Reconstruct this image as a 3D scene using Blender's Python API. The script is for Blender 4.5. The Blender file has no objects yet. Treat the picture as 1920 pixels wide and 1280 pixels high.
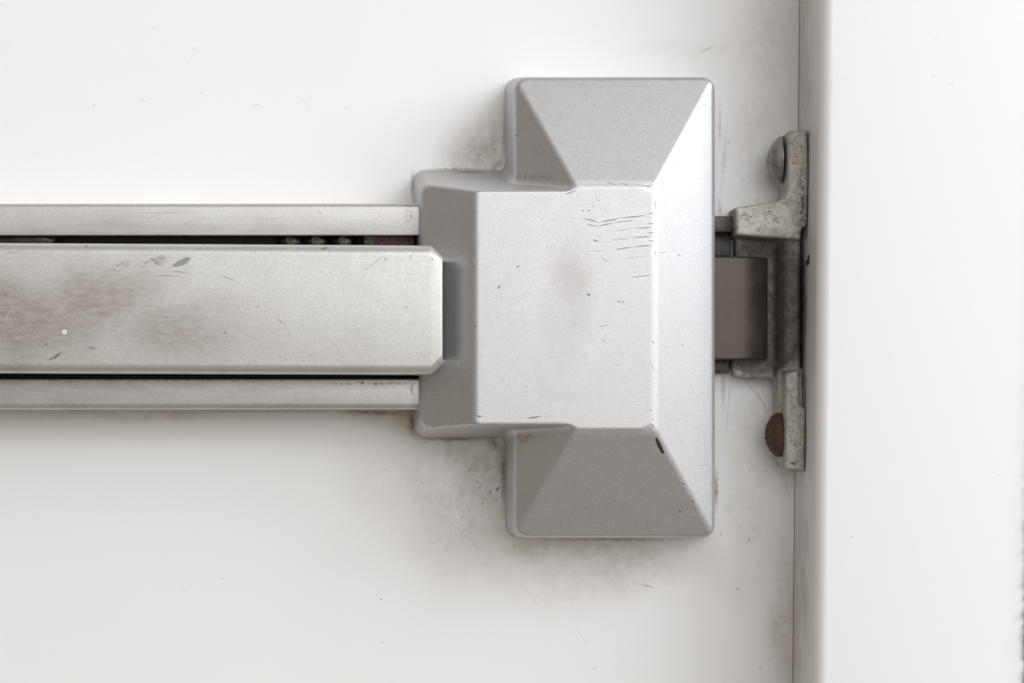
import bpy, bmesh, math
import numpy as np
from mathutils import Vector, noise as mnoise

# ------------------------------------------------------------------ camera, world, lamps, exposure
scene = bpy.context.scene
col = scene.collection
MM = 0.001
CAM_D = 640.0            # camera to door face, millimetres
PX = 0.2                 # millimetres on the door face per photograph pixel
HC = 1.0                 # height of the picture centre above the floor, metres

cam_d = bpy.data.cameras.new('camera')
cam = bpy.data.objects.new('camera', cam_d)
col.objects.link(cam)
cam.location = (0, -CAM_D * MM, HC)
cam.rotation_euler = (math.radians(90), 0, 0)
cam_d.sensor_width = 36.0
cam_d.lens = 36.0 * CAM_D / (1920 * PX)
cam_d.clip_start = 0.05
cam_d.clip_end = 50.0
cam_d.dof.use_dof = True
cam_d.dof.focus_distance = 0.602
cam_d.dof.aperture_fstop = 14.0
scene.camera = cam

world = bpy.data.worlds.new('World')
scene.world = world
world.use_nodes = True
bg = world.node_tree.nodes['Background']
bg.inputs['Color'].default_value = (1.0, 0.81, 0.58, 1)
bg.inputs['Strength'].default_value = 0.22


def area_lamp(name, direction, dist, sx, sy, power, colour):
    l = bpy.data.lights.new(name, 'AREA')
    l.shape = 'RECTANGLE'
    l.size, l.size_y = sx, sy
    l.energy = power
    l.color = colour
    o = bpy.data.objects.new(name, l)
    col.objects.link(o)
    d = Vector(direction).normalized()          # (right, up, out from the door)
    o.location = Vector((d.x, -d.z, d.y)) * dist + Vector((0, 0, HC))
    o.rotation_euler = (Vector((0, 0, HC)) - o.location).to_track_quat('-Z', 'Y').to_euler()
    return o


# a tall window to the right, a broad fill lamp added behind and above the camera
area_lamp('window_lamp', (0.80, 0.43, 0.42), 4.5, 3.0, 3.1, 184, (0.94, 0.97, 1.0))
area_lamp('front_fill_lamp', (0.27, 0.29, 0.92), 4.8, 4.8, 3.4, 152, (0.95, 0.97, 1.0))

scene.view_settings.view_transform = 'Standard'
scene.view_settings.look = 'None'
scene.view_settings.exposure = 0.0
scene.view_settings.gamma = 1.0
scene.render.engine = 'CYCLES'
scene.cycles.max_bounces = 8
scene.cycles.diffuse_bounces = 5


# ------------------------------------------------------------------ coordinates
def U(px, py, z):
    """photo pixel + height above the door face (mm) -> (right, up) in mm on that plane"""
    k = PX * (1 - z / CAM_D)
    return (px - 960) * k, (640 - py) * k


JK = (108.0 - 105.4) / 256.0                     # the frame leans a touch


def jx(y):
    return 106.7 + JK * y


# ------------------------------------------------------------------ objects
def empty(name, x, y, z, label, cat, group=None):
    o = bpy.data.objects.new(name, None)
    col.objects.link(o)
    o.empty_display_size = 0.02
    o.location = (x * MM, -z * MM, HC + y * MM)
    tag(o, label, cat, group)
    return o


def tag(o, label=None, cat=None, group=None, kind=None):
    if label: o['label'] = label
    if cat: o['category'] = cat
    if group: o['group'] = group
    if kind: o['kind'] = kind
    return o


ORIGIN = Vector((0, 0, HC))


def world_loc(o):
    v = Vector((0, 0, 0))
    while o:
        v += o.location
        o = o.parent
    return v


def link(name, verts, faces, mat, parent=None, smooth=True, normals=None, sharp=None):
    """verts in (right, up, out) mm about the picture centre on the door face"""
    v = np.asarray(verts, float)
    w = np.stack([v[:, 0], -v[:, 2], v[:, 1]], 1) * MM
    me = bpy.data.meshes.new(name)
    if isinstance(faces, np.ndarray):
        faces = faces.tolist()
    me.from_pydata(w.tolist(), [], faces)
    me.update()
    bm = bmesh.new(); bm.from_mesh(me)
    bmesh.ops.recalc_face_normals(bm, faces=bm.faces)
    bm.to_mesh(me); bm.free()
    if smooth:
        me.polygons.foreach_set('use_smooth', [True] * len(me.polygons))
    if normals is not None:
        n = np.stack([normals[:, 0], -normals[:, 2], normals[:, 1]], 1)
        me.normals_split_custom_set_from_vertices(n.tolist())
    me.materials.append(mat)
    o = bpy.data.objects.new(name, me)
    col.objects.link(o)
    if parent:
        o.parent = parent
        o.location = ORIGIN - world_loc(parent)
    else:
        o.location = ORIGIN
    if smooth and normals is None:
        me.set_sharp_from_angle(angle=math.radians(35 if sharp is None else sharp))
    return o


# ------------------------------------------------------------------ rounded solids: implicit surface -> mesh
def rmax(a, b, r):
    """intersection with a rounded edge of radius r"""
    u = np.maximum(a + r, 0); v = np.maximum(b + r, 0)
    return np.minimum(np.maximum(a, b), -r) + np.sqrt(u * u + v * v)


def rmin(a, b, r):
    return -rmax(-a, -b, r)


def plane(p0, n):
    n = np.array(n, float); n /= np.linalg.norm(n)
    d = float(np.dot(n, p0))
    return lambda x, y, z: n[0] * x + n[1] * y + n[2] * z - d


def solid(name, f, lo, hi, h, mat, parent):
    ax = [np.arange(lo[i], hi[i] + h, h) for i in range(3)]
    X, Y, Z = np.meshgrid(*ax, indexing='ij')
    F = f(X, Y, Z)
    S = F < 0
    nx, ny, nz = F.shape
    c = np.zeros((nx - 1, ny - 1, nz - 1), int)
    for i in (0, 1):
        for j in (0, 1):
            for k in (0, 1):
                c += S[i:nx - 1 + i, j:ny - 1 + j, k:nz - 1 + k]
    act = (c > 0) & (c < 8)
    idx = -np.ones(act.shape, int)
    idx[act] = np.arange(act.sum())
    I, J, K = np.nonzero(act)
    P = np.zeros((len(I), 3)); W = np.zeros(len(I))
    cor = [(i, j, k) for i in (0, 1) for j in (0, 1) for k in (0, 1)]
    for a in cor:
        for axn in range(3):
            if a[axn]: continue
            b = list(a); b[axn] = 1
            fa = F[I + a[0], J + a[1], K + a[2]]; fb = F[I + b[0], J + b[1], K + b[2]]
            m = (fa < 0) != (fb < 0)
            t = np.where(m, fa / np.where(m, fa - fb, 1), 0)
            q = np.array(a, float)[None, :].repeat(len(I), 0); q[:, axn] = t
            P += q * m[:, None]; W += m
    P /= W[:, None]
    V = np.stack([ax[0][I], ax[1][J], ax[2][K]], 1) + P * h

    def grad(V, e=0.02):
        g = np.zeros_like(V)
        for a in range(3):
            d = np.zeros(3); d[a] = e
            A = V + d; B = V - d
            g[:, a] = (f(A[:, 0], A[:, 1], A[:, 2]) - f(B[:, 0], B[:, 1], B[:, 2])) / (2 * e)
        return g
    for _ in range(3):
        g = grad(V); ff = f(V[:, 0], V[:, 1], V[:, 2])
        s = np.clip(ff / np.maximum((g * g).sum(1), 0.05), -0.5 * h, 0.5 * h)
        V = V - g * s[:, None]
    g = grad(V, 0.05)
    Nn = g / np.maximum(np.linalg.norm(g, axis=1), 1e-9)[:, None]
    quads = []
    for axn in range(3):
        sl = [slice(None)] * 3; s2 = [slice(None)] * 3
        sl[axn] = slice(0, -1); s2[axn] = slice(1, None)
        flip = S[tuple(sl)] != S[tuple(s2)]
        e = np.argwhere(flip)
        o1, o2 = [(1, 2), (0, 2), (0, 1)][axn]
        ok = (e[:, o1] > 0) & (e[:, o2] > 0) & (e[:, o1] < F.shape[o1] - 1) & (e[:, o2] < F.shape[o2] - 1)
        e = e[ok]
        q = []
        for d1, d2 in ((0, 0), (1, 0), (1, 1), (0, 1)):
            c3 = e.copy(); c3[:, o1] -= d1; c3[:, o2] -= d2
            q.append(idx[c3[:, 0], c3[:, 1], c3[:, 2]])
        quads.append(np.stack(q, 1))
    Q = np.concatenate(quads)
    Q = Q[(Q >= 0).all(1)]
    return link(name, V, Q, mat, parent, True, Nn)


# ------------------------------------------------------------------ node helpers
class G:
    def __init__(self, name):
        self.m = bpy.data.materials.new(name)
        self.m.use_nodes = True
        self.nt = self.m.node_tree
        self.b = self.nt.nodes['Principled BSDF']
        tc = self.nt.nodes.new('ShaderNodeTexCoord')
        sc = self.nt.nodes.new('ShaderNodeVectorMath'); sc.operation = 'SCALE'
        sc.inputs['Scale'].default_value = 1000.0          # object coordinates in millimetres
        self.nt.links.new(tc.outputs['Object'], sc.inputs[0])
        self.co = sc.outputs[0]

    def put(self, sock, v):
        if isinstance(v, bpy.types.NodeSocket):
            self.nt.links.new(v, sock)
        elif v is not None:
            if sock.type == 'RGBA' and len(v) == 3: v = (*v, 1)
            sock.default_value = v

    def math(self, op, a, b=None, clamp=False):
        n = self.nt.nodes.new('ShaderNodeMath'); n.operation = op; n.use_clamp = clamp
        self.put(n.inputs[0], a)
        if b is not None: self.put(n.inputs[1], b)
        return n.outputs[0]

    def noise(self, scale, detail=3, rough=0.55, vec=None, dist=0.0, stretch=None):
        vec = vec or self.co
        if stretch:
            mp = self.nt.nodes.new('ShaderNodeMapping')
            mp.inputs['Scale'].default_value = stretch
            self.nt.links.new(vec, mp.inputs[0]); vec = mp.outputs[0]
        n = self.nt.nodes.new('ShaderNodeTexNoise')
        self.put(n.inputs['Vector'], vec)
        n.inputs['Scale'].default_value = scale
        n.inputs['Detail'].default_value = detail
        n.inputs['Roughness'].default_value = rough
        n.inputs['Distortion'].default_value = dist
        return n.outputs['Fac']

    def noise_col(self, scale, detail=2):
        n = self.nt.nodes.new('ShaderNodeTexNoise')
        self.put(n.inputs['Vector'], self.co)
        n.inputs['Scale'].default_value = scale
        n.inputs['Detail'].default_value = detail
        return n.outputs['Color']

    def voronoi(self, scale, feature='F1', out='Distance', vec=None, rnd=1.0):
        n = self.nt.nodes.new('ShaderNodeTexVoronoi'); n.feature = feature
        self.put(n.inputs['Vector'], vec or self.co)
        n.inputs['Scale'].default_value = scale
        n.inputs['Randomness'].default_value = rnd
        return n.outputs[out]

    def ramp(self, v, a, b, lo=0.0, hi=1.0, smooth=True):
        n = self.nt.nodes.new('ShaderNodeMapRange')
        n.interpolation_type = 'SMOOTHSTEP' if smooth else 'LINEAR'
        self.put(n.inputs['Value'], v)
        n.inputs['From Min'].default_value = a; n.inputs['From Max'].default_value = b
        n.inputs['To Min'].default_value = lo; n.inputs['To Max'].default_value = hi
        return n.outputs['Result']

    def mix(self, f, a, b):
        n = self.nt.nodes.new('ShaderNodeMix'); n.data_type = 'RGBA'
        self.put(n.inputs['Factor'], f)
        self.put(n.inputs['A'], None); self.put(n.inputs[6], a); self.put(n.inputs[7], b)
        return n.outputs[2]

    def warp(self, scale, amp):
        s = self.nt.nodes.new('ShaderNodeVectorMath'); s.operation = 'SUBTRACT'
        self.put(s.inputs[0], self.noise_col(scale)); s.inputs[1].default_value = (.5, .5, .5)
        k = self.nt.nodes.new('ShaderNodeVectorMath'); k.operation = 'SCALE'
        self.put(k.inputs[0], s.outputs[0]); k.inputs['Scale'].default_value = amp
        a = self.nt.nodes.new('ShaderNodeVectorMath'); a.operation = 'ADD'
        self.put(a.inputs[0], self.co); self.put(a.inputs[1], k.outputs[0])
        return a.outputs[0]

    def spots(self, items, z, vec=None, soft=0.0):
        """marks of their own shape: (px, py, length px, width px, angle deg, strength)"""
        acc = None
        for (px, py, L, Wd, ang, st) in items:
            x, y = U(px, py, z)
            k = PX * (1 - z / CAM_D)
            mp = self.nt.nodes.new('ShaderNodeMapping'); mp.vector_type = 'TEXTURE'
            mp.inputs['Location'].default_value = (x, 0, y)
            mp.inputs['Rotation'].default_value = (0, math.radians(-ang), 0)
            mp.inputs['Scale'].default_value = (L * k / 2, 1e4, Wd * k / 2)
            src = vec or self.co
            if acc is not None:                       # chained, so the marks are evaluated one after another
                ma = self.nt.nodes.new('ShaderNodeVectorMath'); ma.operation = 'MULTIPLY_ADD'
                self.put(ma.inputs[0], acc); ma.inputs[1].default_value = (1e-9, 1e-9, 1e-9); self.put(ma.inputs[2], src)
                src = ma.outputs[0]
            self.put(mp.inputs[0], src)
            ln = self.nt.nodes.new('ShaderNodeVectorMath'); ln.operation = 'LENGTH'
            self.nt.links.new(mp.outputs[0], ln.inputs[0])
            r = self.ramp(ln.outputs['Value'], 1.0, soft, 0.0, st)
            acc = r if acc is None else self.math('MAXIMUM', acc, r)
        return acc

    def side_spots(self, items, vec=None, soft=0.0):
        """marks on a face turned sideways: (depth mm, py, depth length mm, height px, strength)"""
        acc = None
        for (z, py, L, Hh, st) in items:
            k = PX * (1 - z / CAM_D)
            mp = self.nt.nodes.new('ShaderNodeMapping'); mp.vector_type = 'TEXTURE'
            mp.inputs['Location'].default_value = (0, -z, (640 - py) * k)
            mp.inputs['Scale'].default_value = (1e4, L / 2, Hh * k / 2)
            self.put(mp.inputs[0], vec or self.co)
            ln = self.nt.nodes.new('ShaderNodeVectorMath'); ln.operation = 'LENGTH'
            self.nt.links.new(mp.outputs[0], ln.inputs[0])
            r = self.ramp(ln.outputs['Value'], 1.0, soft, 0.0, st)
            acc = r if acc is None else self.math('MAXIMUM', acc, r)
        return acc

    def bump(self, h, strength, dist, prev=None):
        n = self.nt.nodes.new('ShaderNodeBump')
        n.inputs['Strength'].default_value = strength
        n.inputs['Distance'].default_value = dist * MM
        self.put(n.inputs['Height'], h)
        if prev is not None: self.put(n.inputs['Normal'], prev)
        return n.outputs['Normal']

    def done(self, color=None, rough=None, metal=None, normal=None, spec=None):
        self.put(self.b.inputs['Base Color'], color)
        self.put(self.b.inputs['Roughness'], rough)
        self.put(self.b.inputs['Metallic'], metal)
        if normal is not None: self.put(self.b.inputs['Normal'], normal)
        if spec is not None: self.put(self.b.inputs['Specular IOR Level'], spec)
        return self.m


# ------------------------------------------------------------------ materials
def mat_door():
    g = G('white_door_paint')
    w = g.warp(0.05, 14)
    w2 = g.warp(0.6, 1.6)
    # rubbed-in grime beside the end cover, with notch and jamb shade painted in
    grime_shade = g.spots([(820, 800, 420, 200, -38, .75), (930, 900, 300, 300, -30, .8), (1080, 1020, 560, 130, 2, .7),
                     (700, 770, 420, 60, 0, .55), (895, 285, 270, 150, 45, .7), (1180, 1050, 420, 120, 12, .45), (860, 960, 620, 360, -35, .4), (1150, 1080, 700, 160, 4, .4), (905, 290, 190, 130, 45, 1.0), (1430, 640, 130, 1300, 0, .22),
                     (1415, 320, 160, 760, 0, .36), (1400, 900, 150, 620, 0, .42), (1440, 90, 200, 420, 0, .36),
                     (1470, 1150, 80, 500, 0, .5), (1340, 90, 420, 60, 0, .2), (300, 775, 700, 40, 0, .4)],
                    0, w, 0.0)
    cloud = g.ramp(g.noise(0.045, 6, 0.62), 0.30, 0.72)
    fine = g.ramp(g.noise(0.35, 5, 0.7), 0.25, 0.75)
    f = g.math('MULTIPLY', grime_shade, g.math('ADD', g.math('MULTIPLY', cloud, .55), g.math('MULTIPLY', fine, .55)))
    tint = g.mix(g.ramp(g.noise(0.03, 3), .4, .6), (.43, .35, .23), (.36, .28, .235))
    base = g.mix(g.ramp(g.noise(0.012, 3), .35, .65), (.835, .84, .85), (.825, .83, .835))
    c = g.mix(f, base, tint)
    # dark specks, denser in the grime and painted shade
    v = g.voronoi(0.55, vec=w2)
    gate = g.ramp(g.noise(0.11, 4, .6), .44, .62)
    sp = g.math('MULTIPLY', g.ramp(v, .30, .05), gate)
    sp = g.math('MULTIPLY', sp, g.ramp(grime_shade, .12, .7, 0.0, .6))
    # hairline scuffs
    h = g.noise(0.9, 4, .6, vec=w2, stretch=(.25, 1, 1.6))
    sc = g.math('MULTIPLY', g.ramp(h, .64, .74), g.ramp(grime_shade, .1, .8, 0, .45))
    # grime caught along the edge of the cover, and separate nicks
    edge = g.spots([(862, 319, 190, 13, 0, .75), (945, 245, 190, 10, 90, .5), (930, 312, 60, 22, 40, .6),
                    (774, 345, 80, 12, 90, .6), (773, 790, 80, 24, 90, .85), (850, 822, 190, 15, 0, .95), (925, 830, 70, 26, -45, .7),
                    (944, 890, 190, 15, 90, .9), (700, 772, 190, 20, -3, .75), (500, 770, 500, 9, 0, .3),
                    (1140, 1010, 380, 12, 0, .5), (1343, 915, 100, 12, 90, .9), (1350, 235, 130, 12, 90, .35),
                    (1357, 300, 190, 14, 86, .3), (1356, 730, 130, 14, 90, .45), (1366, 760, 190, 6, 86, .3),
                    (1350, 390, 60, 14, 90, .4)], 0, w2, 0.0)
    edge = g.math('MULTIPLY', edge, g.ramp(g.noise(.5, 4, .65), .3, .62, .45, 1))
    nick = g.spots([(933, 916, 12, 7, 60, .8), (919, 922, 14, 4, 70, .8), (1383, 1103, 5, 5, 0, .9), (1216, 1098, 30, 3, -15, .7),
                    (1200, 1094, 30, 2, -25, .25), (1426, 1250, 7, 3, -20, .6), (714, 1123, 5, 5, 0, .7), (717, 1203, 5, 4, 0, .6),
                    (419, 1083, 8, 2, -25, .5), (345, 1106, 12, 2, 0, .35), (290, 54, 4, 4, 0, .5), (365, 91, 5, 4, 60, .5),
                    (353, 121, 4, 3, 0, .4), (176, 197, 8, 3, 0, .4), (480, 197, 16, 3, 15, .3), (268, 189, 20, 3, 0, .25),
                    (378, 175, 5, 3, 0, .35), (470, 20, 4, 3, 0, .3), (568, 190, 34, 1.6, -42, .25), (580, 204, 24, 2, 5, .22),
                    (647, 203, 4, 4, 0, .35), (1325, 93, 34, 5, 25, .35), (990, 1110, 70, 1.5, -50, .3), (880, 1010, 110, 2, -42, .28),
                    (1090, 1190, 70, 1.5, -55, .25), (1115, 1252, 12, 4, 10, .4), (865, 970, 5, 4, 0, .5), (1415, 735, 110, 2.2, -52, .5),
                    (1432, 760, 90, 2, -66, .5), (1478, 920, 70, 1.6, -72, .35), (1404, 1010, 12, 5, 80, .5), (1352, 1000, 16, 3, 80, .5),
                    (1366, 268, 5, 9, 10, .4), (1390, 420, 5, 30, 8, .3), (706, 690, 4, 3, 0, .5), (720, 880, 5, 3, 30, .5), (790, 905, 5, 3, 0, .5)],
                   0, g.warp(1.2, .35), .35)
    c = g.mix(g.math('MAXIMUM', sp, sc), c, (.13, .12, .11))
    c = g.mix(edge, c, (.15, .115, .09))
    c = g.mix(nick, c, (.16, .15, .14))
    n = g.bump(g.noise(.10, 2, .5), .04, 1.0)
    n = g.bump(g.noise(1.6, 2, .5), .06, .3, n)
    r = g.math('ADD', g.math('MULTIPLY', f, .25), .42)
    return g.done(c, r, 0.0, n)


def mat_frame():
    g = G('white_frame_paint')
    w = g.warp(0.08, 8)
    w2 = g.warp(0.6, 1.4)
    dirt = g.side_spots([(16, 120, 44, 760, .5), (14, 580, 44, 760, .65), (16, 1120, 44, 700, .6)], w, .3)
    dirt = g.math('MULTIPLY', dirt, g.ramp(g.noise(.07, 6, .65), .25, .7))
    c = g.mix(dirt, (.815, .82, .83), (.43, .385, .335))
    sp = g.math('MULTIPLY', g.ramp(g.voronoi(.5, vec=w2), .2, .05), g.ramp(g.noise(.09, 3), .52, .68))
    sp = g.math('MULTIPLY', sp, g.ramp(dirt, 0, .4, 0, .8))
    c = g.mix(sp, c, (.12, .10, .09))
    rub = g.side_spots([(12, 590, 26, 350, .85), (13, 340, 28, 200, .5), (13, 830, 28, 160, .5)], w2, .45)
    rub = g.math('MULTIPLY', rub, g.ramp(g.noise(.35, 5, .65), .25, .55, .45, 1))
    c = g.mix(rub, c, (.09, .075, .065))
    nick = g.spots([(1578, 150, 70, 2, 84, .45), (1610, 130, 60, 1.2, 28, .2), (1618, 1018, 5, 5, 0, .6), (1776, 127, 4, 4, 0, .3),
                    (1775, 50, 50, 2, -42, .15), (1812, 144, 14, 3, 0, .15), 
                    (1902, 898, 4, 4, 0, .35)], 62, g.warp(1.2, .3), .3)
    nick2 = g.side_spots([(24, 487, 6, 26, 1), (21, 493, 6, 14, 1)], g.warp(.9, .9), .6)
    c = g.mix(nick, c, (.2, .19, .18))
    c = g.mix(nick2, c, (.03, .026, .024))
    n = g.bump(g.noise(.08, 2, .5), .05, 1.2)
    n = g.bump(g.noise(1.4, 2, .5), .05, .3, n)
    return g.done(c, .4, 0.0, n)


def silver(name, base, tintk, extra=None, rough=.42, metal=.62, stretch=None):
    g = G(name)
    fl = g.noise(1.7, 3, .8, stretch=stretch)
    fl2 = g.voronoi(1.9, out='Color')
    k = g.ramp(fl, .28, .72, .86, 1.14, False)
    c0 = g.mix(g.ramp(g.noise(.05, 4, .6), .35, .65), base, tuple(b * t for b, t in zip(base, tintk)))
    mul = g.nt.nodes.new('ShaderNodeVectorMath'); mul.operation = 'SCALE'
    g.put(mul.inputs[0], c0); g.put(mul.inputs['Scale'], k)
    c = mul.outputs[0]
    r = g.ramp(g.noise(.3, 4, .6), .3, .7, rough - .015, rough + .02)
    n = g.bump(fl, .16, .12)
    if extra: c, r, n = extra(g, c, r, n)
    return g.done(c, r, metal, n)


def cover_marks(g, c, r, n):
    Zp = 47
    w = g.warp(.9, .5)
    # worn hollow in the middle of the front face
    wear = g.spots([(1062, 530, 112, 150, 0, .5), (1055, 590, 128, 330, 0, .42)], Zp, g.warp(.06, 4), .3)
    wear = g.math('MULTIPLY', wear, g.ramp(g.noise(.12, 5, .6), .3, .6, .7, 1))
    c = g.mix(wear, c, (.46, .43, .41))
    polish = g.spots([(1060, 690, 120, 130, 0, .2), (1050, 420, 150, 90, 0, .2)], Zp, g.warp(.1, 3), .4)
    c = g.mix(polish, c, (.64, .64, .62))
    lines = []
    for (x0, y0, x1, y1, wd, st) in [
            (1091, 409, 1124, 417, 2.0, .95), (1124, 417, 1165, 409, 2.0, .9), (1160, 410, 1215, 404, 2.0, .9),
            (1100, 421, 1121, 425, 2.0, .9), (1121, 425, 1150, 418, 2.0, .8), (1146, 418, 1192, 413, 1.8, .6),
            (1150, 434, 1190, 428, 1.6, .45), (1186, 429, 1226, 426, 1.8, .8), (1143, 451, 1185, 446, 1.6, .5),
            (1182, 446, 1226, 443, 1.8, .8), (1149, 469, 1190, 463, 2, .8), (1186, 463, 1226, 460, 2, .8),
            (1126, 484, 1143, 492, 1.8, .5), (1150, 487, 1222, 480, 1.4, .3), (1180, 520, 1224, 516, 1.8, .7),
            (1110, 450, 1122, 453, 2.6, .9), (1105, 470, 1130, 472, 1.6, .4), (1120, 613, 1140, 610, 1.8, .5),
            (1214, 420, 1226, 419, 2, .8), (1214, 436, 1226, 437, 2, .8), (1216, 452, 1228, 453, 2, .8), (1216, 401, 1226, 400, 2, .8),
            (985, 785, 1018, 780, 3.2, .95), (893, 781, 903, 781, 6, .9), (933, 542, 937, 536, 4, .9), (968, 501, 972, 499, 4, .8),
            (1132, 636, 1132, 642, 2.4, .7), (1101, 553, 1106, 553, 6, .95), (1058, 365, 1080, 358, 2.4, .8),
            (1132, 338, 1158, 348, 2, .7), (1160, 340, 1182, 350, 2, .7), (1193, 345, 1225, 352, 1.8, .7), (1200, 350, 1228, 346, 1.8, .6),
            (1256, 224, 1265, 190, 1.8, .6), (1322, 187, 1334, 188, 1.6, .5), (1285, 249, 1295, 249, 2.2, .6), (1266, 300, 1272, 302, 2, .5),
            (1228, 372, 1231, 400, 3.0, .7), (1227, 470, 1230, 480, 3, .7), (1235, 476, 1252, 472, 2, .6), (1275, 476, 1280, 479, 4, .7),
            (1282, 646, 1285, 650, 5, .45), (1300, 735, 1310, 733, 2, .6), (1411, 0, 1412, 0, 1, 0),
            (1420, 0, 1421, 0, 1, 0), (1412, 958, 1419, 953, 3, 0), (1411, 959, 1418, 953, 3, 0),
            (1412, 0, 1413, 0, 1, 0), (893, 487, 895, 491, 4, .8), (888, 611, 893, 612, 4, .8), (898, 667, 902, 670, 3, .6),
            (1158, 565, 1163, 567, 4, .7), (1166, 566, 1170, 567, 4, .6), (1090, 395, 1094, 396, 4, .6), (1102, 396, 1106, 395, 4, .6),
            (1118, 375, 1122, 377, 4, .6), (1110, 385, 1112, 388, 3, .6), (965, 243, 972, 246, 4, .8), (1222, 640, 1226, 645, 6, .6),
            (1220, 678, 1226, 700, 3, .5), (1219, 769, 1221, 772, 4, .8), (1220, 795, 1226, 803, 5, .7), (1222, 785, 1228, 790, 3, .6),
            (836, 572, 844, 570, 3, .6), (1160, 0, 1161, 0, 1, 0)]:
        if st == 0: continue
        L = math.hypot(x1 - x0, y1 - y0) + 4
        lines.append(((x0 + x1) / 2, (y0 + y1) / 2, L, wd * (1.15 if L > 14 else .9), math.degrees(math.atan2(y0 - y1, x1 - x0)), st))
    s1 = g.spots(lines, Zp, g.warp(.5, .35), .3)
    # chips knocked out of the lower edge and lower right slope
    s2 = g.spots([(1237, 835, 38, 9, -64, 1.0), (1243, 847, 12, 8, -50, 1)], 47, w, .7)
    s3 = g.spots([(1280, 904, 9, 4, -20, .9), (1298, 938, 9, 5, -40, .9), (1302, 952, 6, 4, 50, .8), (1274, 957, 9, 3.5, 32, .95),
                  (1320, 872, 24, 2, 5, .5), (1316, 735, 6, 3, 20, .6), (1340, 800, 4, 8, 0, .6), (1314, 983, 8, 3, 30, .6)], 34, w, .4)
    # a scuffed patch below the upper right hip
    s4 = g.spots([(1243, 352, 26, 46, -20, .35)], 48, g.warp(.6, 3), .4)
    s4 = g.math('MULTIPLY', s4, g.ramp(g.noise(.6, 4), .35, .6))
    pits = g.math('MULTIPLY', g.ramp(g.voronoi(.28), .085, .03), g.ramp(g.voronoi(.28, out='Color'), .55, .7, 0, .7))
    m = g.math('MAXIMUM', g.math('MAXIMUM', s1, s3), pits)
    c = g.mix(s4, c, (.42, .43, .45))
    c = g.mix(m, c, (.23, .22, .215))
    c = g.mix(s2, c, (.085, .085, .085))
    # grease marks on the shoulder of the cover
    gr = g.spots([(880, 322, 66, 6, -1, .85)], 8, w, .2)
    gr2 = g.math('MULTIPLY', g.spots([(1000, 335, 100, 26, -5, .7), (985, 820, 60, 26, 0, .8)], 34, w, .3), g.ramp(g.noise(1.2, 3, .7), .45, .6))
    c = g.mix(gr, c, (.12, .11, .11))
    c = g.mix(gr2, c, (.33, .31, .28))
    n = g.bump(g.math('SUBTRACT', 1.0, g.math('MAXIMUM', s1, s2)), .35, .25, n)
    return c, r, n


def pad_marks(g, c, r, n):
    Zq = 47.5
    w = g.warp(.06, 12)
    hand = g.spots([(40, 600, 520, 230, 0, 1.0), (180, 560, 420, 180, 12, 1.0), (330, 610, 460, 190, -5, .7), (0, 560, 260, 170, 10, .9)], Zq, w, .15)
    grain = g.ramp(g.noise(.62, 6, .78, stretch=(.4, 1, 1.3)), .30, .68)
    hand = g.math('MULTIPLY', hand, g.math('ADD', g.math('MULTIPLY', grain, .6), .42))
    tint = g.mix(g.ramp(g.noise(.04, 3), .42, .58), (.335, .283, .266), (.36, .314, .285))
    c = g.mix(hand, c, tint)
    w2 = g.warp(.35, 3.2)
    scr = g.spots([(285, 492, 92, 24, 12, .9), (225, 500, 70, 26, 20, .6), (200, 520, 70, 12, 30, .5)], Zq, w2, .2)
    scr = g.math('MULTIPLY', scr, g.ramp(g.noise(.7, 5, .7, stretch=(.5, 1, 1.2)), .44, .6))
    c = g.mix(scr, c, (.27, .26, .255))
    patch = g.spots([(340, 492, 42, 13, 25, 1.0)], Zq, g.warp(.5, 1.3), .72)
    c = g.mix(patch, c, (.28, .29, .285))
    ls = []
    for (x0, y0, x1, y1, wd, st) in [(280, 517, 345, 517, 2, .7), (318, 508, 358, 512, 2, .8), (97, 674, 116, 660, 7, .85), (90, 676, 104, 668, 5, .7),
                                     (410, 515, 446, 528, 2, .7), (676, 513, 724, 476, 2, .6), (766, 490, 774, 474, 2.2, .6), (520, 598, 534, 607, 3, .7),
                                     (481, 573, 487, 575, 3, .6), (721, 484, 725, 487, 5, .6), (809, 485, 812, 487, 5, .7), (760, 575, 764, 577, 5, .5),
                                     (420, 622, 423, 625, 5, .6), (600, 468, 614, 464, 6, .7), (617, 465, 618, 480, 2, .6), (306, 594, 322, 597, 3, .5),
                                     (158, 460, 163, 463, 5, .7), (8, 474, 40, 472, 4, .3), (165, 650, 180, 654, 7, .5), (82, 648, 92, 644, 6, .5),
                                     (0, 600, 26, 570, 5, .0)]:
        if st == 0: continue
        L = math.hypot(x1 - x0, y1 - y0) + 3
        ls.append(((x0 + x1) / 2, (y0 + y1) / 2, L, wd * 1.2, math.degrees(math.atan2(y0 - y1, x1 - x0)), st))
    c = g.mix(g.spots(ls, Zq, g.warp(.5, .5), .3), c, (.17, .16, .155))
    c = g.mix(g.spots([(18, 585, 50, 7, 60, .5), (36, 545, 60, 5, 65, .35)], Zq, w2, .1), c, (.62, .6, .58))
    dot = g.spots([(121, 622, 11, 11, 0, 1)], Zq, None, .75)
    c = g.mix(dot, c, (.86, .86, .85))
    n = g.bump(grain, .05, .15, n)
    return c, r, n


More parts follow.
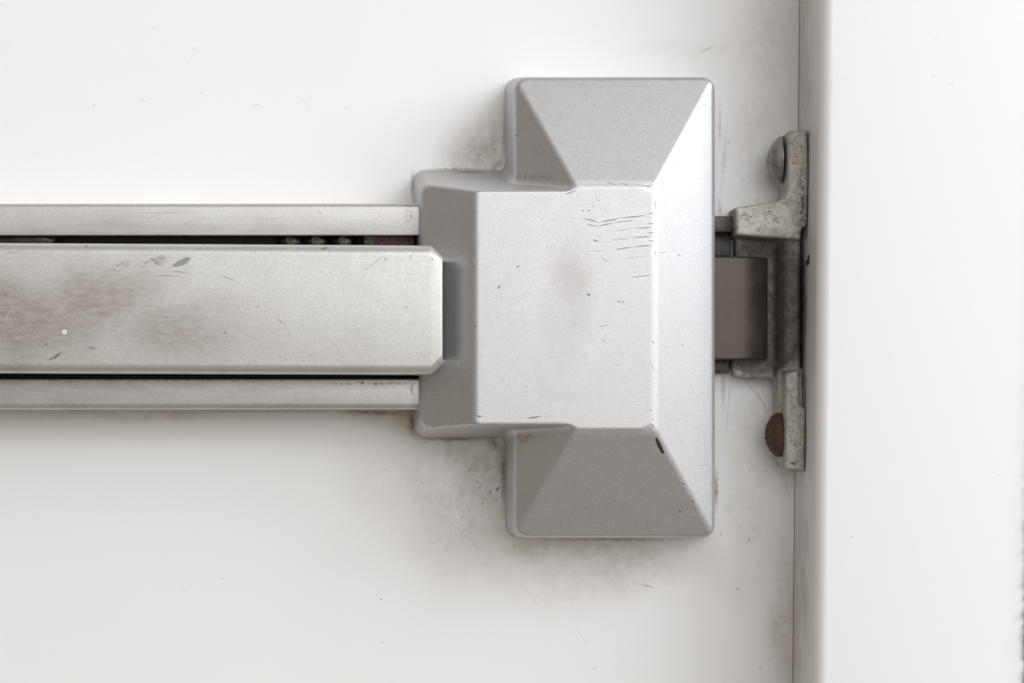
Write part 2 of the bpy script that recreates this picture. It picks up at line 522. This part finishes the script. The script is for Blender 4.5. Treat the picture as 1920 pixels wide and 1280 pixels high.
def rail_marks(g, c, r, n):
    w = g.warp(.4, 2)
    d = g.math('MULTIPLY', g.ramp(g.noise(.09, 6, .65, stretch=(.25, 1, 1.5)), .45, .75, 0, .55), 1.0)
    c = g.mix(d, c, (.43, .39, .37))
    e = g.spots([(690, 718, 230, 10, 0, .8), (773, 730, 10, 40, 0, .7), (768, 400, 30, 60, 0, .35), (300, 714, 900, 8, 0, .5)], 27, w, .2)
    e = g.math('MULTIPLY', e, g.ramp(g.noise(.8, 4, .7), .4, .62))
    c = g.mix(e, c, (.16, .14, .13))
    s = g.spots([(771, 405, 5, 5, 0, 1), (600, 398, 20, 2, -50, .5), (515, 410, 4, 4, 0, .4), (300, 399, 200, 1.5, 0, .35)], 27, None, .4)
    c = g.mix(s, c, (.1, .09, .09))
    return c, r, n


M = {}
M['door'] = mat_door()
M['frame'] = mat_frame()
M['cover'] = silver('silver_painted_metal', (.58, .584, .60), (.99, .99, .995), cover_marks, .46, .74)
M['pad'] = silver('worn_silver_bar', (.60, .60, .59), (.96, .95, .94), pad_marks, .42, .6, (.55, 1, 1.2))
M['rail'] = silver('dull_silver_rail', (.60, .595, .59), (.95, .93, .93), rail_marks, .42, .6, (.55, 1, 1.2))


def mat_cast():
    g = G('pitted_cast_metal')
    n1 = g.noise(.55, 6, .72)
    v = g.voronoi(.85, vec=g.warp(.9, 1.6))
    k = g.ramp(g.noise(.16, 4, .6), .32, .7)
    c = g.mix(k, (.44, .41, .385), (.51, .485, .455))
    sq = g.math('ABSOLUTE', g.math('SUBTRACT', g.noise(.75, 3, .6, dist=1.2), .5))
    pit = g.math('MULTIPLY', g.ramp(sq, .035, .008), g.ramp(g.noise(.45, 4, .65), .44, .58, 0, .8))
    dots = g.math('MULTIPLY', g.ramp(v, .20, .06), g.ramp(g.noise(.3, 3), .45, .6, 0, .8))
    pit = g.math('MAXIMUM', pit, dots)
    c = g.mix(pit, c, (.12, .10, .09))
    x0, _ = U(1514, 300, 32)
    grime = g.spots([(1512, 380, 30, 210, 0, .9), (1508, 790, 14, 160, 0, .3), (1496, 870, 24, 14, 0, .9)], 32, g.warp(.4, 3), .1)
    grime = g.math('MULTIPLY', grime, g.ramp(g.noise(.7, 4, .7), .42, .6))
    c = g.mix(grime, c, (.06, .045, .04))
    channel_shade = g.spots([(1430, 577, 230, 300, 0, 1.0)], 14, g.warp(.2, 4), .75)   # brown latch channel, its recess shade painted into the colour
    channel_shade = g.math('MULTIPLY', channel_shade, g.ramp(g.noise(.35, 5, .7), .3, .7, .8, 1))
    c = g.mix(channel_shade, c, (.10, .082, .070))
    n = g.bump(g.math('SUBTRACT', n1, g.math('MULTIPLY', pit, .6)), .42, .6)
    return g.done(c, g.ramp(n1, .3, .7, .62, .45), .35, n)


def plain(name, c0, c1, rough, metal, scale=.5, bump=.2, bd=.3, stretch=None):
    g = G(name)
    n1 = g.noise(scale, 5, .65, stretch=stretch)
    c = g.mix(g.ramp(n1, .35, .65), c0, c1)
    return g.done(c, g.ramp(n1, .3, .7, rough - .08, rough + .08), metal, g.bump(n1, bump, bd))


M['cast'] = mat_cast()
M['bolt'] = plain('greasy_dark_steel', (.064, .050, .041), (.088, .070, .058), .40, .45, .10, .05, .2)
M['guide'] = plain('dull_dark_steel', (.06, .055, .05), (.11, .10, .095), .5, .5)
M['zinc'] = plain('dull_zinc', (.27, .27, .255), (.36, .36, .345), .42, .7, .6, .1)
M['rust'] = plain('brown_rust', (.066, .034, .025), (.112, .060, .045), .75, .1, .6, .5)
M['black'] = plain('shade_black', (.014, .012, .011), (.03, .026, .024), .55, .2)  # near-black colour for the shade inside rail and pad
M['gloss'] = plain('glossy_black_plastic', (.02, .02, .022), (.03, .03, .033), .18, 0.0, .3, .05)
M['brass'] = plain('oily_brass', (.040, .038, .028), (.075, .070, .050), .22, .8, .6, .1)


def mat_patina():
    g = G('corroded_copper')
    n1 = g.noise(.5, 5, .7, dist=1.0)
    c = g.mix(g.ramp(n1, .42, .6), (.15, .055, .075), (.06, .03, .035))
    x, _ = U(690, 0, 14)
    sx = g.nt.nodes.new('ShaderNodeSeparateXYZ'); g.put(sx.inputs[0], g.co)
    c = g.mix(g.math('MULTIPLY', g.ramp(sx.outputs[0], x + 5, x), g.ramp(g.noise(.8, 4), .4, .6)), c, (.16, .20, .12))
    return g.done(c, .6, .2, g.bump(n1, .5, .5))


def mat_plaster():
    g = G('rough_plaster')
    n1 = g.noise(.35, 6, .7)
    c = g.mix(g.ramp(n1, .35, .65), (.62, .56, .52), (.76, .71, .67))
    return g.done(c, .9, 0, g.bump(n1, .8, 1.0))


M['patina'] = mat_patina()
M['plaster'] = mat_plaster()

# ------------------------------------------------------------------ setting: door leaf, door frame, wall


def loop_strip(rings, closed=True):
    """rings: list of equally long point lists -> verts, quads"""
    n = len(rings[0]); V = [p for r in rings for p in r]; F = []
    for i in range(len(rings) - 1):
        for j in range(n if closed else n - 1):
            a = i * n + j; b = i * n + (j + 1) % n
            F.append((a, b, b + n, a + n))
    return V, F


def arc(cx, cy, r, a0, a1, k=6):
    return [(cx + r * math.cos(math.radians(a0 + (a1 - a0) * i / k)), cy + r * math.sin(math.radians(a0 + (a1 - a0) * i / k))) for i in range(k + 1)]


YB, YT = -1000.0, 1080.0


def post(name, prof, mat, label, cat, lean=True):
    rings = []
    for y in (YB, -130.0, 0.0, 130.0, YT):
        rings.append([(x + (JK * y if ln else 0), y, z) for (x, z, ln) in prof])
    V, F = loop_strip(rings)
    n = len(prof)
    F.append(tuple(range(n))); F.append(tuple(range(len(V) - n, len(V))))
    o = link(name, V, F, mat, None, True, None, 20)
    return tag(o, label, cat)


xr = 106.7 - 0.12
prof = [(-760, -45, 0), (-760, -1, 0), (-759, 0, 0)] + [(x, z, 1) for x, z in arc(xr - .45, -.45, .45, 90, 0)] + [(xr, -45, 1)]
post('door', prof, M['door'], 'white painted door leaf with grey rubbed-in grime and painted shade around the panic bar', 'door')
x0 = 106.7; x1 = 183.0; zf = 43.0
prof = [(x0, -60, 1)] + [(x, z, 1) for x, z in arc(x0 + 4.6, zf - 4.6, 4.6, 180, 90, 12)] + \
       [(x, z, 1) for x, z in arc(x1 - 1.5, zf - 1.5, 1.5, 90, 0, 4)] + [(x1, -60, 1)]
post('door_frame', prof, M['frame'], 'bright white steel door frame post standing proud of the door', 'door frame')


def plaster_wall():
    cols = [0, .05]
    s = .7
    while cols[-1] < 420:
        cols.append(cols[-1] + s)
        if cols[-1] > 14: s *= 1.25
    rows = list(np.arange(-1000, -150, 25.0)) + list(np.arange(-150, 150, 1.1)) + list(np.arange(150, 1081, 25.0))
    V = []; F = []
    def edge_x(y):
        return 179.8 + (.016 if y < -66 else .032) * (y + 66)
    for y in rows:
        e = .5 * mnoise.noise(Vector((3.1, y * .16, 0))) + .5 * mnoise.noise(Vector((7.7, y * .45, 0))) + .3 * mnoise.noise(Vector((1.7, y * 1.1, 0)))
        for i, c in enumerate(cols):
            x = edge_x(y) + c + e * max(0, 1 - c / 6)
            hgt = 44.0 + .9 * mnoise.fractal(Vector((c * .28, y * .28, 4)), 1.0, 2.0, 4)
            V.append((x, y, hgt if i else 42.6))
    n = len(cols)
    for r in range(len(rows) - 1):
        for i in range(n - 1):
            a = r * n + i
            F.append((a, a + 1, a + 1 + n, a + n))
    # give it thickness: a back sheet and a rim
    nb = len(V)
    for y in (rows[0], rows[-1]):
        V.append((edge_x(y) + 5, y, -60)); V.append((edge_x(y) + cols[-1], y, -60))
    F.append((nb, nb + 1, nb + 3, nb + 2))
    o = link('plaster_wall', V, F, M['plaster'], None, True, None, 180)
    return tag(o, 'rough beige plaster wall beside the outer edge of the white frame', 'wall')


plaster_wall()

# ------------------------------------------------------------------ panic bar
bar = empty('panic_bar', *U(1150, 575, 0), 0, 'silver panic bar with stepped end cover and worn push pad on the white door', 'panic bar')

ZE, ZP = 31.5, 47.0


def wall_pl(base, top, axis, sgn, zt):
    """drafted wall through base (z=0) and top (z=zt) positions along axis"""
    d = (base - top) * sgn
    n = [0, 0, d / zt]; n[axis] = sgn
    p = [0, 0, 0]; p[axis] = base
    return plane(p, n)


def slope_pl(eave, ridge, axis, sgn):
    run = (eave - ridge) * sgn
    n = [0, 0, run]; n[axis] = sgn * (ZP - ZE)
    p = [0, 0, ZE]; p[axis] = eave
    return plane(p, n)


A_l = wall_pl(U(947, 0, 0)[0], U(963, 0, ZE)[0], 0, -1, ZE); A_r = wall_pl(U(1340, 0, 0)[0], U(1340, 0, ZE)[0], 0, 1, ZE)
A_t = wall_pl(U(0, 146, 0)[1], U(0, 145, ZE)[1], 1, 1, ZE); A_b = wall_pl(U(0, 1006, 0)[1], U(0, 1007, ZE)[1], 1, -1, ZE)
S_l = slope_pl(U(963, 0, ZE)[0], U(1080, 0, ZP)[0], 0, -1); S_r = slope_pl(U(1340, 0, ZE)[0], U(1228, 0, ZP)[0], 0, 1)
S_t = slope_pl(U(0, 145, ZE)[1], U(0, 350, ZP)[1], 1, 1); S_b = slope_pl(U(0, 1007, ZE)[1], U(0, 805, ZP)[1], 1, -1)
B_l = wall_pl(U(775, 0, 0)[0], U(787, 0, ZE)[0], 0, -1, ZE); B_r = plane((45, 0, 0), (1, 0, 0))
B_t = wall_pl(U(0, 319, 0)[1], U(0, 357, ZP)[1], 1, 1, ZP); B_b = wall_pl(U(0, 821, 0)[1], U(0, 797, ZP)[1], 1, -1, ZP)
T_l = slope_pl(U(787, 0, ZE)[0], U(890, 0, ZP)[0], 0, -1)
TOP = plane((0, 0, ZP), (0, 0, 1))


def cover_f(x, y, z):
    a = rmax(rmax(A_l(x, y, z), A_t(x, y, z), 5.2), A_b(x, y, z), 5.2)
    a = rmax(a, A_r(x, y, z), 4.6)
    rf = rmax(rmax(S_t(x, y, z), S_r(x, y, z), .75), S_l(x, y, z), .75)
    rf = rmax(rf, S_b(x, y, z), .75)
    a = rmax(a, rf, 1.3)
    b = rmax(rmax(B_l(x, y, z), B_t(x, y, z), 4.0), B_b(x, y, z), 4.0)
    b = rmax(rmax(b, T_l(x, y, z), 1.2), B_r(x, y, z), 1.0)
    u = rmin(a, b, 2.6)
    dx, dy = U(1052, 530, ZP)
    dent = 0.30 * np.exp(-(((x - dx) / 8.0) ** 2 + ((y - dy) / 15.0) ** 2))
    dx, dy = U(1062, 690, ZP)
    dent = dent - 0.05 / (1 + np.exp((np.sqrt((x - dx) ** 2 + (y - dy) ** 2) - 10.0) / .9))
    u = rmax(u, TOP(x, y, z) + dent, .85)
    return np.maximum(u, -z - 1.0)


solid('end_cover', cover_f, (-42, -80, -3), (82, 104, 56), 0.65, M['cover'], bar)

# rail: one channel section with two in-turned lips
XL, XR = -640.0, -30.0
yt0 = U(0, 382.5, 24)[1]; yt1 = U(0, 441, 27)[1]; yb1 = U(0, 710.5, 27)[1]; yb0 = U(0, 767.5, 24)[1]
zr = 27.0
outer = [(yb0, 0.0)] + arc(yb0 + 2.4, zr - 2.4, 2.4, 180, 90, 6) + arc(yb1 - .5, zr - .5, .5, 90, 0, 3) + \
        [(yb1, zr - 2.6), (yb0 + 2.6, zr - 3.6), (yb0 + 2.6, 2.5), (yt0 - 2.6, 2.5), (yt0 - 2.6, zr - 3.6), (yt1, zr - 2.6)] + \
        arc(yt1 + .5, zr - .5, .5, 180, 90, 3) + arc(yt0 - 1.8, zr - 1.8, 1.8, 90, 0, 6) + [(yt0, 0.0)]
V, F = loop_strip([[(x, y, z) for y, z in outer] for x in (XL, -400.0, -200.0, -100.0, XR)])
n = len(outer)
F.append(tuple(range(n))); F.append(tuple(range(len(V) - n, len(V))))
link('rail', V, F, M['rail'], bar, True, None, 32)

# push pad: rounded channel, its end cut off at two corners
ZQ = 47.5
xe = U(829.5, 0, ZQ)[0]


def pad_ring(x, yb, yt, zf, r=3.6, th=1.5):
    rr = min(r, .45 * (yt - yb)); ri = max(rr - th, .3)
    out = [(yb, 15.0)] + arc(yb + rr, zf - rr, rr, 180, 90, 8) + arc(yt - rr, zf - rr, rr, 90, 0, 8) + [(yt, 15.0)]
    inn = [(yt - th, 15.0)] + arc(yt - th - ri, zf - th - ri, ri, 0, 90, 4) + arc(yb + th + ri, zf - th - ri, ri, 90, 180, 4) + [(yb + th, 15.0)]
    return [(x, y, z) for y, z in out + inn]


ytr, ybr = U(0, 459.5, ZQ)[1], U(0, 703, ZQ)[1]
ytl, ybl = U(0, 454.5, ZQ)[1], U(0, 700, ZQ)[1]


def yt_at(x): return ytr + (ytl - ytr) * (xe - x) / 157.0
def yb_at(x): return ybr + (ybl - ybr) * (xe - x) / 157.0


rings = []
for x in (XL + 60, -400.0, -180.0, -100.0, -50.0):
    xx = max(x, -180)
    rings.append(pad_ring(x, yb_at(xx), yt_at(xx), ZQ))
ch = 4.0
for (dx, ins, dz) in ((ch + .5, 0, 0), (ch - .2, .2, 0), (.9, ch - 1.0, 0), (.5, ch - .6, .05), (.15, ch - .35, .22), (0, ch - .2, .6)):
    rings.append(pad_ring(xe - dx, yb_at(xe) + ins, yt_at(xe) - ins, ZQ - dz))
V, F = loop_strip(rings)
n = len(rings[0])                      # an open folded channel: only the sheet edge closes each end
for base in (0, len(V) - n):
    no = 20; ni = n - no
    for q in range(no - 1):
        a0 = n - 1 - round(q * (ni - 1) / (no - 1)); a1 = n - 1 - round((q + 1) * (ni - 1) / (no - 1))
        F.append((base + q, base + q + 1, base + a1, base + a0) if a0 != a1 else (base + q, base + q + 1, base + a0))
link('push_pad', V, F, M['pad'], bar, True, None, 40)


def box(x0, x1, y0, y1, z0, z1):
    return [(x, y, z) for x in (x0, x1) for y in (y0, y1) for z in (z0, z1)], \
        [(0, 1, 3, 2), (4, 6, 7, 5), (0, 4, 5, 1), (2, 3, 7, 6), (0, 2, 6, 4), (1, 5, 7, 3)]


def rbox(name, x0, x1, y0, y1, z0, z1, r, mat, parent, seg=2):
    V, F = box(x0, x1, y0, y1, z0, z1)
    me = bpy.data.meshes.new(name)
    me.from_pydata(V, [], F); me.update()
    bm = bmesh.new(); bm.from_mesh(me)
    bmesh.ops.bevel(bm, geom=list(bm.edges), offset=r, segments=seg, profile=.5, affect='EDGES')
    bm.verts.ensure_lookup_table()
    V = [tuple(v.co) for v in bm.verts]; F = [tuple(v.index for v in f.verts) for f in bm.faces]
    bm.free(); bpy.data.meshes.remove(me)
    return link(name, V, F, mat, parent)


# what shows in the slots: a black box added for shade, glossy roller, three spring seats, a corroded bracket
slot_shade_box = rbox('slot_shade_box', XL + 40, -36, yb0 + 3.2, yt0 - 3.2, 2.6, 9.0, .5, M['black'], bar)  # added black part standing in for shade in the rail slots


rbox('pad_shade_block', XL + 70, xe - 1.0, yb_at(xe) + 1.9, yt_at(xe) - 1.9, 12.0, ZQ - 1.8, 2.0, M['black'], bar)  # added black block, darkens the open pad end and its reflection


def spun(name, cx, cy, prof, mat, parent, axis=2, k=28):
    rings = []
    for i in range(k):
        a = 2 * math.pi * i / k
        rings.append([(cx + r * math.cos(a), cy + r * math.sin(a), z) if axis == 2 else (z, cy + r * math.cos(a), cx + r * math.sin(a)) for r, z in prof])
    rings.append(rings[0])
    V = [p for r in rings[:-1] for p in r]; m = len(prof); F = []
    for i in range(k):
        for j in range(m - 1):
            a = i * m + j; b = ((i + 1) % k) * m + j
            F.append((a, b, b + 1, a + 1))
    F.append(tuple(i * m for i in range(k))); F.append(tuple(i * m + m - 1 for i in range(k)))
    return link(name, V, F, mat, parent)


for px in (541, 590, 641):
    cx, cy = U(px, 449, 17)
    dome = [(5.0, 9.0), (5.0, 11.5)] + [(4.9 * math.cos(t), 11.5 + 3.4 * math.sin(t)) for t in (.25, .5, .75, 1.0, 1.2)] + [(.9, 14.6), (.8, 13.6)]
    spun('rivet', cx, cy, dome, M['brass'], bar)
xa, ya = U(683, 446, 18); xb, _ = U(772, 446, 18)
rbox('bracket', xa, -35.5, 26.0, 44.0, 9.0, 19.0, .8, M['patina'], bar)
xb = U(108, 446, 18)[0]
cy = U(0, 448, 18)[1]
V = []; F = []
prof = [(0.01, xb)] + [(5.5 * math.sin(t), xb - 5.5 * (1 - math.cos(t))) for t in (.5, .9, 1.3, 1.57)] + [(5.5, xb - 30)]
spun('roller', 14.0, cy, prof, M['gloss'], bar, axis=0)

# latch bolt: quarter-round nose running out of the cover into the strike
x0b = 60.0; xtip = U(1441, 0, 12)[0]
yb_t = U(0, 481, 19)[1]; yb_b = U(0, 674, 19)[1]
sec = [(x0b, 4.0), (x0b, 20.0), (78.0, 20.0)] + [(78.0 + (xtip - 78.0) * math.sin(t), 9.5 + 10.5 * math.cos(t)) for t in np.linspace(.12, 1.5, 12)] + [(xtip, 4.0)]
V, F = loop_strip([[(x, y, z) for x, z in sec] for y in (yb_b, yb_b + .6, yb_t - .6, yb_t)])
nn = len(sec)
for i, k in ((0, 1), (3, 1)):
    for j in range(nn):
        x, y, z = V[i * nn + j]
        V[i * nn + j] = (x - .5 if x > x0b else x, y, z - .5 if z > 4 else z)
F.append(tuple(range(nn))); F.append(tuple(range(3 * nn, 4 * nn)))
bolt = link('latch_bolt', V, F, M['bolt'], bar, True, None, 30)
# guides above and below the bolt
gx = U(1377, 0, 15)[0]
rbox('bolt_guide', 60, gx, U(0, 435, 15)[1], U(0, 405, 15)[1], 2, 15, .6, M['guide'], bar)
gx = U(1371, 0, 7)[0]
rbox('bolt_guide', 60, gx, U(0, 479, 7)[1] - .3, U(0, 436, 7)[1], 1, 7, .5, M['guide'], bar)
rbox('bolt_guide', 60, gx - .6, U(0, 700, 6)[1], U(0, 676, 6)[1], 1, 6, .5, M['guide'], bar)

# ------------------------------------------------------------------ strike
strike = empty('strike_plate', jx(15), U(0, 575, 0)[1], 16, 'pitted grey cast metal strike bracket screwed to the side of the white frame', 'strike')
ZS = 23.0


def poly_sd(pts):
    """signed distance to a polygon in the (right, up) plane"""
    P = np.array(pts)

    def f(x, y):
        d = np.full(np.shape(x), 1e9); s = np.ones(np.shape(x))
        n = len(P)
        for i in range(n):
            a = P[i]; b = P[i - 1]
            ex, ey = b - a
            wx = x - a[0]; wy = y - a[1]
            t = np.clip((wx * ex + wy * ey) / (ex * ex + ey * ey), 0, 1)
            d = np.minimum(d, (wx - ex * t) ** 2 + (wy - ey * t) ** 2)
            c1 = y >= a[1]; c2 = y < b[1]; c3 = ex * wy > ey * wx
            flip = (c1 & c2 & c3) | (~c1 & ~c2 & ~c3)
            s = np.where(flip, -s, s)
        return s * np.sqrt(d)
    return f


def pz(pts, z): return [U(a, b, z) for a, b in pts]


up = poly_sd(pz([(1478, 246), (1514, 243), (1516, 330), (1513, 421), (1503, 430), (1501, 449), (1440, 446), (1382, 440), (1379, 389), (1455, 378), (1470, 371), (1477, 356)], ZS))
lo = poly_sd(pz([(1473, 697), (1497, 695), (1499, 755), (1511, 767), (1509, 884), (1473, 879)], ZS))
mid = poly_sd(pz([(1380, 440), (1500, 440), (1500, 712), (1400, 711), (1376, 705), (1372, 690)], 8.5))
lof = poly_sd(pz([(1453, 690), (1505, 690), (1509, 880), (1470, 876), (1456, 860)], 8.5))


def ext(d, z, z0, z1, r):
    return rmax(d + 0, np.maximum(z - z1, z0 - z), r)


def strike_f(x, y, z):
    xo = np.minimum(x, 999)
    a = ext(up(x, y), z, 1.5, ZS, 1.0)
    b = ext(lo(x, y), z, 1.5, ZS, 1.0)
    c = ext(mid(x, y), z, 1.0, 8.5, 1.2)
    # flange wall behind the latch, its face sloping back from the frame
    w = np.maximum(np.maximum(y - U(0, 440, 14)[1], U(0, 705, 14)[1] - y), np.maximum(x - 105.6, 97.0 - x + (z - 8.5) * .45))
    w = rmax(w, np.maximum(z - 15.5, 1.0 - z), 1.5)
    e = ext(lof(x, y), z, 1.0, 14.5, 1.0)
    s = rmin(rmin(rmin(a, c, 1.5), b, 1.0), rmin(w, e, 1.0), 1.2)
    s = s + .04 * np.sin(x * 1.7 + 1.3 * np.sin(y * .9)) * np.sin(y * 1.5 + z * 1.1) * .6
    return np.maximum(s, x - (jx(y) - .15))


xlo = 78.0
solid('cast_body', strike_f, (xlo, -52, -.5), (110, 82, 25), 0.55, M['cast'], strike)


def screw(py, apex_px, mat, label, wob):
    zc = 11.5
    cy = U(0, py, zc)[1]
    xa = U(apex_px, 0, zc)[0]
    R = 8.9; xb = 98.9; hgt = xb - xa

    def f(x, y, z):
        ry, rz = y - cy, z - zc
        rad = (R * R + hgt * hgt) / (2 * hgt)
        d = np.sqrt((x - (xa + rad)) ** 2 + ry * ry + rz * rz) - rad
        d = rmax(d + wob * np.sin(y * 1.9 + z * .7) * np.sin(z * 1.6 - y * .6), x - xb, .5)
        slot = np.maximum(np.minimum(np.maximum(np.abs(ry + rz) - .6, np.abs(ry - rz) - 3.2), np.maximum(np.abs(ry - rz) - .6, np.abs(ry + rz) - 3.2)), x - xa - .8)
        return np.maximum(d, -slot)
    o = solid('screw', f, (xa - 1, cy - R - 1, zc - R - 1), (xb + 1, cy + R + 1, zc + R + 1), .3, mat, strike)
    o['label'] = label
    return o


screw(300, 1439, M['zinc'], 'dull grey domed screw head at the top of the strike', .03)
screw(814, 1435, M['rust'], 'rusty brown domed screw head at the foot of the strike', .22)
